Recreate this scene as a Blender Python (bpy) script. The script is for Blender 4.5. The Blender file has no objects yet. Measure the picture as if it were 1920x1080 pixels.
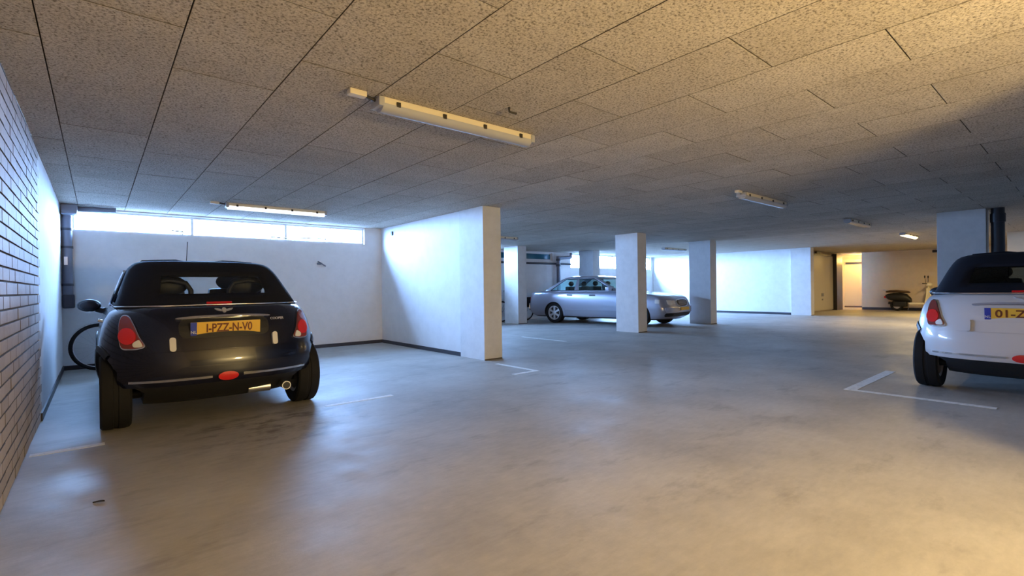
import bpy, bmesh, math, random
import numpy as np
from mathutils import Vector, Matrix
random.seed(7)
S = bpy.context.scene
COL = S.collection
PI = math.pi
HC, H = 1.12, 2.376

# ------------------------------------------------------------------ camera
F_PX = 919.93
yaw, pitch, roll = math.radians(40.2), math.radians(-0.088), math.radians(-0.745)
fw = Vector((math.sin(yaw)*math.cos(pitch), math.cos(yaw)*math.cos(pitch), math.sin(pitch)))
rt = Vector((math.cos(yaw), -math.sin(yaw), 0))
up = rt.cross(fw)
Rc = rt*math.cos(roll) + up*math.sin(roll)
Uc = up*math.cos(roll) - rt*math.sin(roll)
cam_d = bpy.data.cameras.new('camera')
cam_d.sensor_width = 36; cam_d.sensor_fit = 'HORIZONTAL'
cam_d.lens = F_PX*36/1920
cam_d.clip_start = 0.05; cam_d.clip_end = 300
cam = bpy.data.objects.new('camera', cam_d); COL.objects.link(cam)
M = Matrix((Rc, Uc, -fw)).transposed().to_4x4()
M.translation = Vector((0, 0, HC))
cam.matrix_world = M
S.camera = cam

def pix(P):
    d = Vector(P) - Vector((0, 0, HC)); c = d.dot(fw)
    if c < 0.05: return None
    return 960 + F_PX*d.dot(Rc)/c, 540 - F_PX*d.dot(Uc)/c

# ------------------------------------------------------------------ world and light
S.view_settings.view_transform = 'Standard'
S.view_settings.look = 'None'
S.view_settings.gamma = 1.0
S.view_settings.use_curve_mapping = False
S.view_settings.exposure = 0.1
W = bpy.data.worlds.new('overcast_sky'); S.world = W; W.use_nodes = True
wbg = W.node_tree.nodes['Background']
wbg.inputs[0].default_value = (0.29, 0.52, 1.0, 1)
wbg.inputs[1].default_value = 230.0

WARM = (1.0, 0.71, 0.30)
def point_lamp(name, loc, watt, col=WARM, r=0.06):
    l = bpy.data.lights.new(name, 'POINT'); l.energy = watt; l.color = col; l.shadow_soft_size = r
    o = bpy.data.objects.new(name, l); COL.objects.link(o); o.location = loc; return o
def area_lamp(name, loc, watt, sx, sy, rot=(0, 0, 0), col=WARM, portal=False):
    l = bpy.data.lights.new(name, 'AREA'); l.shape = 'RECTANGLE'; l.size = sx; l.size_y = sy
    l.energy = watt; l.color = col
    if portal: l.cycles.is_portal = True
    o = bpy.data.objects.new(name, l); COL.objects.link(o); o.location = loc; o.rotation_euler = rot; return o
# daylight portals in the window openings (facing into the garage, -Y)
PR = (-PI/2, 0, 0)
area_lamp('window_portal', (1.95, 9.78, 2.185), 1, 4.5, 0.34, PR, (1, 1, 1), True)
area_lamp('window_portal', (7.3, 12.88, 2.19), 1, 4.7, 0.34, PR, (1, 1, 1), True)
area_lamp('window_portal', (16.2, 12.88, 2.08), 1, 5.3, 0.58, PR, (1, 1, 1), True)
# added warm lamp standing unseen behind the camera, ceiling lamps deep in the garage
LAMP_POS = (2.35, -1.80, 1.30)
point_lamp('added_warm_light', LAMP_POS, 560, WARM, 0.11)

# ------------------------------------------------------------------ materials
def mat(name, col, rough=0.6, metal=0.0, spec=0.5, coat=0.0, emit=None, estr=0):
    m = bpy.data.materials.new(name); m.use_nodes = True
    b = m.node_tree.nodes['Principled BSDF']
    b.inputs['Base Color'].default_value = (*col, 1)
    b.inputs['Roughness'].default_value = rough
    b.inputs['Metallic'].default_value = metal
    b.inputs['Specular IOR Level'].default_value = spec
    b.inputs['Coat Weight'].default_value = coat
    b.inputs['Coat Roughness'].default_value = 0.05
    if emit: b.inputs['Emission Color'].default_value = (*emit, 1); b.inputs['Emission Strength'].default_value = estr
    return m
def nt(m): return m.node_tree.nodes, m.node_tree.links, m.node_tree.nodes['Principled BSDF']
def noise(m, scale, detail=4, rough=0.6, vec=None, coords='Object', sc=None):
    n, l, b = nt(m)
    t = n.new('ShaderNodeTexNoise'); t.inputs['Scale'].default_value = scale
    t.inputs['Detail'].default_value = detail; t.inputs['Roughness'].default_value = rough
    if coords == 'World':
        g = n.new('ShaderNodeNewGeometry'); src = g.outputs['Position']
    else:
        g = n.new('ShaderNodeTexCoord'); src = g.outputs['Object']
    if sc:
        mp = n.new('ShaderNodeMapping'); mp.inputs['Scale'].default_value = sc; l.new(src, mp.inputs[0]); src = mp.outputs[0]
    l.new(src, t.inputs['Vector'])
    return t.outputs[0]
def ramp(m, src, stops):
    n, l, b = nt(m); r = n.new('ShaderNodeValToRGB'); l.new(src, r.inputs[0])
    e = r.color_ramp.elements
    while len(e) < len(stops): e.new(0.5)
    for x, (p, c) in zip(e, stops): x.position = p; x.color = (*c, 1)
    return r.outputs[0]
def mix(m, a, b_, fac=0.5, mode='MIX'):
    n, l, b = nt(m); x = n.new('ShaderNodeMix'); x.data_type = 'RGBA'; x.blend_type = mode
    if isinstance(fac, (int, float)): x.inputs[0].default_value = fac
    else: l.new(fac, x.inputs[0])
    for s, v in ((6, a), (7, b_)):
        if isinstance(v, tuple): x.inputs[s].default_value = (*v, 1)
        else: l.new(v, x.inputs[s])
    return x.outputs[2]
def bump(m, src, strength=0.3, dist=0.01):
    n, l, b = nt(m); x = n.new('ShaderNodeBump'); x.inputs['Strength'].default_value = strength
    x.inputs['Distance'].default_value = dist; l.new(src, x.inputs['Height']); l.new(x.outputs[0], b.inputs['Normal'])
def setcol(m, src): n, l, b = nt(m); l.new(src, b.inputs['Base Color'])
def setrough(m, src): n, l, b = nt(m); l.new(src, b.inputs['Roughness'])
def glassy(name, tint, refl=0.12, rough=0.02):
    m = bpy.data.materials.new(name); m.use_nodes = True; n = m.node_tree.nodes; l = m.node_tree.links
    n.clear(); o = n.new('ShaderNodeOutputMaterial'); t = n.new('ShaderNodeBsdfTransparent'); g = n.new('ShaderNodeBsdfGlossy')
    t.inputs[0].default_value = (*tint, 1); g.inputs['Roughness'].default_value = rough
    lw = n.new('ShaderNodeLayerWeight'); lw.inputs[0].default_value = 0.5
    pw = n.new('ShaderNodeMath'); pw.operation = 'POWER'; l.new(lw.outputs['Facing'], pw.inputs[0]); pw.inputs[1].default_value = 5
    f = n.new('ShaderNodeMath'); f.operation = 'MULTIPLY_ADD'; l.new(pw.outputs[0], f.inputs[0]); f.inputs[1].default_value = 0.9; f.inputs[2].default_value = 0.05
    x = n.new('ShaderNodeMixShader'); l.new(f.outputs[0], x.inputs[0]); l.new(t.outputs[0], x.inputs[1]); l.new(g.outputs[0], x.inputs[2]); l.new(x.outputs[0], o.inputs[0])
    return m

m_floor = mat('sealed_concrete', (0.5, 0.48, 0.45), 0.4, spec=0.3)
a = ramp(m_floor, noise(m_floor, 0.9, 8, 0.65, coords='World'), [(0.25, (0.34, 0.32, 0.29)), (0.5, (0.46, 0.435, 0.395)), (0.75, (0.56, 0.535, 0.49))])
bb = ramp(m_floor, noise(m_floor, 14, 6, 0.7, coords='World', sc=(0.6, 1.6, 1)), [(0.3, (0.72, 0.72, 0.72)), (0.7, (1, 1, 1))])
c0 = mix(m_floor, a, bb, 0.55, 'MULTIPLY')
# old oil and tyre stains in front of the first bay
n_, l_, b_ = nt(m_floor)
st = noise(m_floor, 1.3, 5, 0.7, coords='World', sc=(1, 2.4, 1))
stn = ramp(m_floor, st, [(0.56, (0, 0, 0)), (0.68, (1, 1, 1))])
c1 = mix(m_floor, c0, (0.17, 0.15, 0.13), stn)
c2 = mix(m_floor, c0, c1, 0.35)
gp = n_.new('ShaderNodeNewGeometry'); vd = n_.new('ShaderNodeVectorMath'); vd.operation = 'DISTANCE'
l_.new(gp.outputs['Position'], vd.inputs[0]); vd.inputs[1].default_value = (1.15, 4.45, 0)
near = ramp(m_floor, vd.outputs['Value'], [(0.25, (1, 1, 1)), (1.0, (0, 0, 0))])
oil = ramp(m_floor, noise(m_floor, 3.2, 6, 0.7, coords='World', sc=(1, 1.8, 1)), [(0.48, (0, 0, 0)), (0.62, (1, 1, 1))])
c2 = mix(m_floor, c2, (0.10, 0.085, 0.07), mix(m_floor, (0.0, 0.0, 0.0), mix(m_floor, near, oil, 1.0, 'MULTIPLY'), 0.75))
setcol(m_floor, c2)
rr = ramp(m_floor, noise(m_floor, 2.2, 5, 0.6, coords='World'), [(0.3, (0.42,)*3), (0.7, (0.60,)*3)])
setrough(m_floor, rr)
bump(m_floor, noise(m_floor, 26, 5, 0.65, coords='World'), 0.12, 0.01)

def woodwool(name):
    m = mat(name, (0.5, 0.45, 0.38), 0.95, spec=0.1)
    f = ramp(m, noise(m, 75, 3, 0.75, coords='World'), [(0.36, (0.20, 0.17, 0.135)), (0.47, (0.53, 0.48, 0.415)), (0.68, (0.72, 0.66, 0.57))])
    g = ramp(m, noise(m, 3.0, 3, 0.6, coords='World'), [(0.3, (0.84, 0.83, 0.82)), (0.7, (1, 1, 1))])
    c = mix(m, f, g, 0.8, 'MULTIPLY')
    n, l, b = nt(m)
    oi = n.new('ShaderNodeObjectInfo')
    v = ramp(m, oi.outputs['Random'], [(0, (0.88, 0.87, 0.86)), (1, (1, 1, 1))])
    c = mix(m, c, v, 1.0, 'MULTIPLY')
    setcol(m, c)
    bump(m, noise(m, 62, 3, 0.75, coords='World'), 0.5, 0.01)
    return m
m_panel = woodwool('wood_wool_board')
m_slab = mat('dark_slab', (0.04, 0.035, 0.03), 0.95)
m_edge = mat('raw_board_edge', (0.13, 0.11, 0.09), 0.95)
def plaster(name, col, spot=0.93):
    m = mat(name, col, 0.75, spec=0.3)
    r = ramp(m, noise(m, 5, 5, 0.7, coords='World'), [(0.3, (spot,)*3), (0.6, (1, 1, 1))])
    setcol(m, mix(m, (*col,), r, 1.0, 'MULTIPLY'))
    bump(m, noise(m, 60, 3, coords='World'), 0.06, 0.01)
    return m
m_white = plaster('white_wall_paint', (0.80, 0.80, 0.80))
m_colw = plaster('white_column_paint', (0.74, 0.74, 0.74), 0.90)
m_beige = plaster('beige_wall_paint', (0.76, 0.63, 0.46))
m_unseen = plaster('dark_unseen_wall', (0.22, 0.21, 0.19))  # dark tone set to cut warm bounce from the unseen walls
m_brick = mat('painted_brick', (0.66, 0.60, 0.58), 0.7)
_v = mat
n, l, b = nt(m_brick); oi = n.new('ShaderNodeObjectInfo')
setcol(m_brick, mix(m_brick, ramp(m_brick, oi.outputs['Random'], [(0, (0.43, 0.37, 0.34)), (1, (0.52, 0.455, 0.42))]), ramp(m_brick, noise(m_brick, 30, 4, coords='World'), [(0.3, (0.86,)*3), (0.6, (1,)*3)]), 0.7, 'MULTIPLY'))
bump(m_brick, noise(m_brick, 45, 4, coords='World'), 0.25, 0.01)
m_mortar = mat('grey_mortar', (0.13, 0.115, 0.105), 0.95)
m_base = mat('dark_baseboard', (0.035, 0.035, 0.045), 0.5)
m_line = mat('worn_white_line', (0.72, 0.72, 0.70), 0.6)
setcol(m_line, ramp(m_line, noise(m_line, 18, 5, 0.75, coords='World'), [(0.30, (0.62, 0.61, 0.58)), (0.52, (0.88, 0.88, 0.85))]))
m_frame = mat('window_frame_white', (0.8, 0.8, 0.8), 0.4)
m_glass = glassy('window_glass', (0.97, 0.98, 0.98))
m_dkglass = mat('dark_teal_glass', (0.010, 0.10, 0.16), 0.12, spec=0.5)
m_pipe = mat('dark_grey_pipe', (0.15, 0.16, 0.20), 0.45)
m_pipeb = mat('blackish_pipe', (0.030, 0.033, 0.045), 0.4)
m_cream = mat('cream_plastic', (0.74, 0.66, 0.50), 0.4)
m_diff = mat('clear_prismatic_cover', (0.40, 0.40, 0.42), 0.22)
m_coolglow = mat('cover_cool_glow', (0.8, 0.8, 0.8), 0.4, emit=(0.85, 0.9, 1.0), estr=1.2)  # emission imitates window light reflected on the batten cover
m_clip = mat('dark_clip', (0.03, 0.025, 0.02), 0.4)
m_lampw = mat('tube_lamp_lit_warm', (0.8, 0.7, 0.5), 0.5, emit=(1.0, 0.74, 0.36), estr=4)
m_rubber = mat('tyre_rubber', (0.012, 0.012, 0.013), 0.8, spec=0.3)
m_black = mat('black_plastic', (0.012, 0.012, 0.014), 0.5)
m_chrome = mat('chrome', (0.85, 0.85, 0.86), 0.12, 1.0)
m_steel = mat('brushed_steel', (0.55, 0.55, 0.56), 0.35, 1.0)
m_alloy = mat('silver_alloy', (0.72, 0.72, 0.74), 0.35, 0.6)
m_red = mat('red_lens', (0.72, 0.016, 0.016), 0.08, coat=1.0)
m_dred = mat('smoked_red_lens', (0.22, 0.03, 0.022), 0.10, coat=1.0)
m_clear = mat('clear_lens', (0.80, 0.78, 0.74), 0.1, coat=1.0)
m_amber = mat('amber_lens', (0.75, 0.28, 0.03), 0.1, coat=1.0)
m_plate = mat('yellow_plate', (0.85, 0.52, 0.055), 0.4)
m_blue = mat('blue_plate_strip', (0.015, 0.045, 0.42), 0.4)
m_ink = mat('dark_plate_ink', (0.16, 0.035, 0.010), 0.5)
m_whiteink = mat('white_ink', (0.8, 0.8, 0.8), 0.5)
m_fabric = mat('black_soft_top_fabric', (0.010, 0.011, 0.018), 0.85, spec=0.2)
bump(m_fabric, noise(m_fabric, 400, 2), 0.15, 0.002)
m_seat = mat('black_leather', (0.010, 0.010, 0.012), 0.55)
m_carglass = glassy('car_glass', (0.88, 0.92, 0.93))
m_cardark = glassy('dark_tinted_car_glass', (0.10, 0.12, 0.12))
m_cargreen = glassy('green_car_glass', (0.60, 0.78, 0.76))
m_navy = mat('navy_metallic_paint', (0.004, 0.005, 0.018), 0.25, 0.0, spec=0.35, coat=0.45)
m_wpaint = mat('white_car_paint', (0.60, 0.60, 0.62), 0.3, coat=1.0)
m_silver = mat('silver_lilac_metallic_paint', (0.44, 0.45, 0.53), 0.28, 0.55, coat=0.9)
m_grey = mat('grey_cladding', (0.30, 0.31, 0.36), 0.4)
m_door = mat('pale_door_paint', (0.70, 0.65, 0.54), 0.5)
m_moped = mat('cream_enamel', (0.88, 0.82, 0.66), 0.3, coat=0.6)
m_tan = mat('brown_leather', (0.09, 0.05, 0.025), 0.4)
m_globe = mat('opal_lamp_globe', (0.9, 0.8, 0.6), 0.4, emit=(1.0, 0.70, 0.36), estr=6)

# ------------------------------------------------------------------ mesh helpers
class MB:
    def __init__(s): s.v = []; s.f = []; s.mi = []
    def add(s, vs, fs, k=0):
        o = len(s.v); s.v += [tuple(p) for p in vs]; s.f += [tuple(i+o for i in f) for f in fs]; s.mi += [k]*len(fs); return s
    def box(s, x0, x1, y0, y1, z0, z1, k=0):
        vs = [(x, y, z) for z in (z0, z1) for y in (y0, y1) for x in (x0, x1)]
        return s.add(vs, [(0, 2, 3, 1), (4, 5, 7, 6), (0, 1, 5, 4), (2, 6, 7, 3), (0, 4, 6, 2), (1, 3, 7, 5)], k)
    def bbox(s, x0, x1, y0, y1, z0, z1, b=0.01, k=0):
        bm = bmesh.new(); bmesh.ops.create_cube(bm, size=1)
        for v in bm.verts: v.co = Vector(((x0+x1)/2+v.co.x*(x1-x0), (y0+y1)/2+v.co.y*(y1-y0), (z0+z1)/2+v.co.z*(z1-z0)))
        bmesh.ops.bevel(bm, geom=bm.edges[:], offset=b, segments=2, affect='EDGES', profile=0.7)
        bm.verts.index_update()
        s.add([v.co[:] for v in bm.verts], [[v.index for v in f.verts] for f in bm.faces], k); bm.free(); return s
    def tube(s, path, r, n=10, closed=False, k=0):
        P = [Vector(p) for p in path]; N = len(P); rs = r if isinstance(r, (list, tuple)) else [r]*N
        ups = None; rings = []
        for i, p in enumerate(P):
            if closed: t = P[(i+1) % N]-P[i-1]
            else: t = P[min(i+1, N-1)]-P[max(i-1, 0)]
            t.normalize()
            if ups is None:
                ups = Vector((0, 0, 1)) if abs(t.z) < .9 else Vector((1, 0, 0))
            a = ups-t*ups.dot(t); a.normalize(); ups = a; b = t.cross(a)
            rings.append([p+(a*math.cos(2*PI*j/n)+b*math.sin(2*PI*j/n))*rs[i] for j in range(n)])
        vs = [q for R in rings for q in R]; fs = []
        for i in range(N if closed else N-1):
            i2 = (i+1) % N
            for j in range(n): fs.append((i*n+j, i*n+(j+1) % n, i2*n+(j+1) % n, i2*n+j))
        if not closed: fs += [tuple(range(n))[::-1], tuple((N-1)*n+j for j in range(n))]
        return s.add(vs, fs, k)
    def cyl(s, p0, p1, r, n=16, k=0): return s.tube([p0, p1], r, n, k=k)
    def lathe(s, prof, c, axis='x', n=32, k=0, closed=False, a0=0, a1=2*PI):
        # prof: (radius, along-axis)
        full = abs(a1-a0-2*PI) < 1e-6; m = n if full else n+1; vs = []; fs = []
        for j in range(m):
            a = a0+(a1-a0)*j/n
            for r, h in prof:
                u, w = r*math.cos(a), r*math.sin(a)
                q = {'x': (h, u, w), 'y': (u, h, w), 'z': (u, w, h)}[axis]
                vs.append((c[0]+q[0], c[1]+q[1], c[2]+q[2]))
        L = len(prof)
        for j in range(n):
            j2 = (j+1) % m
            for i in range(L if closed else L-1):
                i2 = (i+1) % L
                fs.append((j*L+i, j2*L+i, j2*L+i2, j*L+i2))
        return s.add(vs, fs, k)
    def ell(s, c, r, n=16, m=10, k=0):
        vs = []; fs = []
        for i in range(m+1):
            t = PI*i/m
            for j in range(n):
                a = 2*PI*j/n; vs.append((c[0]+r[0]*math.sin(t)*math.cos(a), c[1]+r[1]*math.sin(t)*math.sin(a), c[2]+r[2]*math.cos(t)))
        for i in range(m):
            for j in range(n): fs.append((i*n+j, (i+1)*n+j, (i+1)*n+(j+1) % n, i*n+(j+1) % n))
        return s.add(vs, fs, k)
    def grid(s, rows, k=0, skip=None):
        n = len(rows[0]); fs = []
        for i in range(len(rows)-1):
            for j in range(n-1):
                if skip and skip(i, j): continue
                fs.append((i*n+j, i*n+j+1, (i+1)*n+j+1, (i+1)*n+j))
        return s.add([p for r in rows for p in r], fs, k)
    def build(s, name, mats, parent=None, smooth=None, angle=40, clean=False):
        me = bpy.data.meshes.new(name); me.from_pydata(s.v, [], s.f)
        if not isinstance(mats, (list, tuple)): mats = [mats]
        for m in mats: me.materials.append(m)
        if len(mats) > 1: me.polygons.foreach_set('material_index', s.mi)
        if clean or smooth:
            bm = bmesh.new(); bm.from_mesh(me); bmesh.ops.remove_doubles(bm, verts=bm.verts[:], dist=1e-5)
            bmesh.ops.dissolve_degenerate(bm, edges=bm.edges[:], dist=1e-6)
            bmesh.ops.recalc_face_normals(bm, faces=bm.faces[:]); bm.to_mesh(me); bm.free()
        if smooth:
            me.shade_smooth(); me.set_sharp_from_angle(angle=math.radians(angle))
        me.update()
        o = bpy.data.objects.new(name, me); COL.objects.link(o)
        if parent: o.parent = parent
        return o
def tag(o, label, cat, group=None):
    o['label'] = label; o['category'] = cat
    if group: o['group'] = group
    return o
def edge_mat(o, m):
    me = o.data; me.materials.append(m)
    for p in me.polygons: p.material_index = 1 if abs(p.normal.z) < 0.95 else 0
    return o
def side_mat(o, m):
    me = o.data; me.materials.append(m)
    for p in me.polygons: p.material_index = 1 if abs(p.normal.x) < 0.95 else 0
    return o
def struct(o): o['kind'] = 'structure'; return o
def empty(name, loc, rz=0):
    o = bpy.data.objects.new(name, None); COL.objects.link(o); o.location = loc; o.rotation_euler = (0, 0, rz)
    o.empty_display_size = 0.2; return o
def boxobj(name, dims, m, parent=None, bev=None):
    b = MB(); (b.bbox(*dims, bev) if bev else b.box(*dims)); return b.build(name, m, parent)
def text_mesh(name, body, size, m, parent, loc, rot=(PI/2, 0, 0), align='CENTER', depth=0.0015, sx=1.0, bold=0.0):
    cu = bpy.data.curves.new('txt', 'FONT'); cu.body = body; cu.size = size; cu.align_x = align; cu.align_y = 'CENTER'
    cu.extrude = depth; cu.offset = bold
    t = bpy.data.objects.new('txt', cu); COL.objects.link(t)
    dg = bpy.context.evaluated_depsgraph_get()
    me = bpy.data.meshes.new_from_object(t.evaluated_get(dg)); bpy.data.objects.remove(t)
    me.materials.clear(); me.materials.append(m)
    o = bpy.data.objects.new(name, me); COL.objects.link(o); o.parent = parent; o.location = loc; o.rotation_euler = rot; o.scale = (sx, 1, 1)
    return o

# ------------------------------------------------------------------ the setting
struct(boxobj('floor', (-0.7, 27.2, -6.3, 13.2, -0.25, 0), m_floor))
# brick stretch of the left wall; the bricks stand proud of the mortar bed
BR_END = 5.95
wl = struct(boxobj('wall_left', (-0.65, -0.400, -6.2, BR_END, 0, H), m_mortar))
bl, bh, gap = 0.25, 0.0792, 0.011
bricks = []; restmb = MB()
for c in range(30):
    z = c*bh+gap*0.6
    y = BR_END - (bl if c % 2 == 0 else bl/2)
    while y > -6.0:
        bricks.append((y, z, bl)); y -= bl
    if c % 2: bricks.append((BR_END-bl/2+0.0, z, bl/2))
bricks.sort(key=lambda t: -t[0])
proto = None; proto2 = None; count = 0
for y, z, L in bricks:
    if count < 300 and y > 3.1:
        if L == bl:
            if proto is None:
                proto = side_mat(MB().bbox(-0.02, 0.010, 0, bl-0.007, 0, bh-gap, 0.003).build('brick', m_brick, wl), m_mortar); o = proto
            else:
                o = proto.copy(); COL.objects.link(o)
        else:
            if proto2 is None:
                proto2 = side_mat(MB().bbox(-0.02, 0.010, 0, bl/2-0.007, 0, bh-gap, 0.003).build('brick', m_brick, wl), m_mortar); o = proto2
            else:
                o = proto2.copy(); COL.objects.link(o)
        o.location = (-0.400+random.uniform(-0.0015, 0.0015), y, z); count += 1
    else:
        restmb.box(-0.415, -0.390, y, y+L-gap, z, z+bh-gap)
o = restmb.build('bricks', m_brick, wl); o['kind'] = 'stuff'
struct(boxobj('wall_left_plastered', (-0.65, -0.392, BR_END, 9.85, 0, H), m_white))
struct(boxobj('baseboard_left', (-0.392, -0.378, BR_END, 9.59, 0, 0.07), m_base))

def wall_with_openings(name, x0, x1, y0, y1, ops, m):
    b = MB(); ops = sorted(ops); xs = x0
    for (a, c, z0, z1) in ops:
        if a > xs: b.box(xs, a, y0, y1, 0, H)
        b.box(a, c, y0, y1, 0, z0)
        if z1 < H-0.001: b.box(a, c, y0, y1, z1, H)
        xs = c
    if xs < x1: b.box(xs, x1, y0, y1, 0, H)
    return struct(b.build(name, m))
YB = 9.60
wall_with_openings('wall_back', -0.392, 4.70, YB, YB+0.22, [(-0.28, 4.18, 2.03, 2.35)], m_white)
struct(boxobj('baseboard_back', (-0.392, 4.55, YB-0.014, YB, 0, 0.065), m_base))
YF = 12.70
wall_with_openings('wall_back_far', 4.70, 19.2, YF, YF+0.22, [(5.0, 9.65, 2.04, 2.35), (10.2, 12.68, 2.07, 2.34), (13.65, 18.85, 1.80, 2.355)], m_white)
struct(boxobj('wall_partition', (4.545, 4.75, 6.66, YF, 0, H), m_white))
struct(boxobj('baseboard_partition', (4.531, 4.545, 6.68, YB-0.014, 0, 0.065), m_base))
struct(boxobj('wall_far', (19.03, 19.25, 6.98, YF, 0, H), m_white))
struct(boxobj('baseboard_far', (19.016, 19.03, 6.99, YF-0.01, 0, 0.08), m_base))
# stub wall with the panel door, door niche, moped wall
struct(boxobj('wall_stub', (19.25, 24.1, 6.98, 7.2, 0, H), m_beige))
struct(boxobj('wall_niche_side', (24.1, 26.9, 7.55, 7.75, 0, H), m_beige))
struct(boxobj('wall_niche_end', (26.5, 26.7, 6.0, 7.55, 0, H), m_beige))
struct(boxobj('wall_niche_return', (24.7, 26.5, 6.05, 6.25, 0, H), m_beige))
struct(boxobj('wall_right', (24.5, 24.7, -6.2, 6.25, 0, H), m_beige))
struct(boxobj('baseboard_right', (24.485, 24.5, 1.5, 6.24, 0, 0.10), m_base))
struct(boxobj('wall_right_near', (18.0, 18.2, -6.2, 1.42, 0, H), m_beige))
struct(boxobj('added_shadow_wall', (3.25, 18.0, -1.15, -0.95, 0, H), m_unseen))  # unseen wall, added so its end casts the right-hand shadow edge
struct(boxobj('wall_behind', (-0.65, 24.7, -6.4, -6.2, 0, H), m_unseen))
# ceiling slab with wood-wool panels
cl = struct(MB().box(-0.7, 4.70, -6.4, YB+0.22, H+0.022, H+0.25).box(4.70, 27.2, -6.4, YF+0.22, H+0.022, H+0.25).build('ceiling', m_slab))
PW, PL, PG = 0.533, 1.066, 0.005
cells = []
rowi = 0
x = -0.2-PW
while x < 26.9:
    off = 0.655 if rowi % 2 == 1 else 0.655+PL/2
    j = -7
    while True:
        y = off+PL*j; j += 1
        if y > 12.9: break
        xa, xb = max(x, -0.392), min(x+PW, 26.9); ya, yb = max(y, -6.2), min(y+PL, YB+0.2 if x+PW < 4.75 else YF+0.2)
        if xb-xa > 0.03 and yb-ya > 0.03: cells.append((xa, xb, ya, yb))
    x += PW; rowi += 1
def seen(c):
    best = 0; pts = [pix((px, py, H)) for px in (c[0], (c[0]+c[1])/2, c[1]) for py in (c[2], (c[2]+c[3])/2, c[3])]
    if not any(p and -30 < p[0] < 1950 and -30 < p[1] < 1100 for p in pts): return 0
    d = math.hypot((c[0]+c[1])/2, (c[2]+c[3])/2)
    return 1/d
cells.sort(key=lambda c: -seen(c))
protos = {}; rest = MB(); cnt = 0
for c in cells:
    w, L = round(c[1]-c[0], 3), round(c[3]-c[2], 3)
    if cnt < 300 and seen(c) > 0:
        cnt += 1
        if (w, L) not in protos:
            o = edge_mat(MB().bbox(0, w-PG, 0, L-PG, 0, 0.024, 0.0035).build('ceiling_panel', m_panel, cl), m_edge); protos[(w, L)] = o
        else:
            o = protos[(w, L)].copy(); COL.objects.link(o)
        o.location = (c[0]+PG/2, c[2]+PG/2, H+random.uniform(-0.0008, 0.0008))
    else:
        rest.box(c[0]+PG/2, c[1]-PG/2, c[2]+PG/2, c[3]-PG/2, H, H+0.024)
o = edge_mat(rest.build('ceiling_panels', m_panel, cl), m_edge); o['kind'] = 'stuff'

# windows
def window(name, x0, x1, y, z0, z1, nmul, pane_m, fw_=0.04):
    root = empty(name, ((x0+x1)/2, y+0.09, z0)); struct(root)
    def B(nm, a, b, c, d, e, f, m): return boxobj(nm, (a-(x0+x1)/2, b-(x0+x1)/2, c-y-0.09, d-y-0.09, e-z0, f-z0), m, root)
    ya, yb = y+0.06, y+0.12
    B('frame_rail', x0, x1, ya, yb, z0, z0+fw_, m_frame); B('frame_rail', x0, x1, ya, yb, z1-fw_, z1, m_frame)
    B('frame_stile', x0, x0+fw_, ya, yb, z0+fw_, z1-fw_, m_frame); B('frame_stile', x1-fw_, x1, ya, yb, z0+fw_, z1-fw_, m_frame)
    n = nmul+1; w = (x1-x0-2*fw_)/n
    for i in range(n):
        a = x0+fw_+i*w
        if i: B('mullion', a-0.02, a+0.02, ya, yb, z0+fw_, z1-fw_, m_frame)
        B('pane', a+(0.02 if i else 0), a+w-(0.02 if i < n-1 else 0), y+0.085, y+0.093, z0+fw_, z1-fw_, pane_m)
    return root
w1 = window('window_1', -0.28, 4.18, YB, 2.03, 2.35, 2, m_glass, 0.03)
window('window_2', 5.0, 9.65, YF, 2.04, 2.35, 2, m_glass, 0.03)
window('window_3', 10.2, 12.68, YF, 2.07, 2.34, 1, m_dkglass)
window('window_4', 13.65, 18.85, YF, 1.80, 2.355, 3, m_glass)
# casement stays hanging at the first window
b = MB(); b.tube([(0.92, YB-0.03, 2.105), (1.08, YB-0.03, 2.095)], 0.012, 8); b.tube([(1.08, YB-0.03, 2.095), (1.08, YB+0.06, 2.06)], 0.009, 8)
o = b.build('window_stay', m_steel); tag(o, 'short metal window stay under the strip window above the navy car', 'window stay', 'window stays')
b = MB(); b.tube([(2.40, YB-0.03, 2.085), (2.7, YB-0.035, 2.075), (3.05, YB-0.035, 2.10), (3.40, YB-0.03, 2.10)], 0.012, 8); b.tube([(2.42, YB-0.03, 2.085), (2.42, YB+0.06, 2.06)], 0.009, 8); b.tube([(3.38, YB-0.03, 2.10), (3.38, YB+0.06, 2.06)], 0.009, 8)
o = b.build('window_stay', m_steel); tag(o, 'long bent metal window stay at the right of the strip window', 'window stay', 'window stays')

m_ground = plaster('outdoor_paving', (0.42, 0.42, 0.41))
struct(boxobj('ground_outside', (-8, 4.70, YB+0.22, 26, 1.75, 1.93), m_ground))
struct(boxobj('ground_outside_far', (4.70, 34, YF+0.22, 26, 1.50, 1.72), m_ground))
# columns
def column(x, y, label, dx=0.35, dy=0.65, m=m_colw):
    r = empty('column', (x, y, 0))
    MB().bbox(0, dx, 0, dy, 0, H, 0.008).build('shaft', m, r)
    MB().box(0.004, dx-0.004, -0.003, dy, 0, 0.02).build('foot_joint', m_mortar, r)
    r['kind'] = 'structure'; tag(r, label, 'column', 'square concrete columns'); return r
column(4.52, 6.02, 'white column at the end of the partition beside the navy car')
column(9.73, 11.23, 'white column behind the rear end of the silver car')
column(9.78, 6.95, 'white column standing in front of the silver saloon car')
column(13.2, 11.23, 'grey column behind the roof of the silver car', 0.36)
column(13.2, 6.95, 'white column beside the bonnet of the silver car', 0.34)
column(18.95, 6.32, 'white column at the end of the far white wall', 0.30)
column(11.72, 1.18, 'bluish white column beyond the white car')

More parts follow.
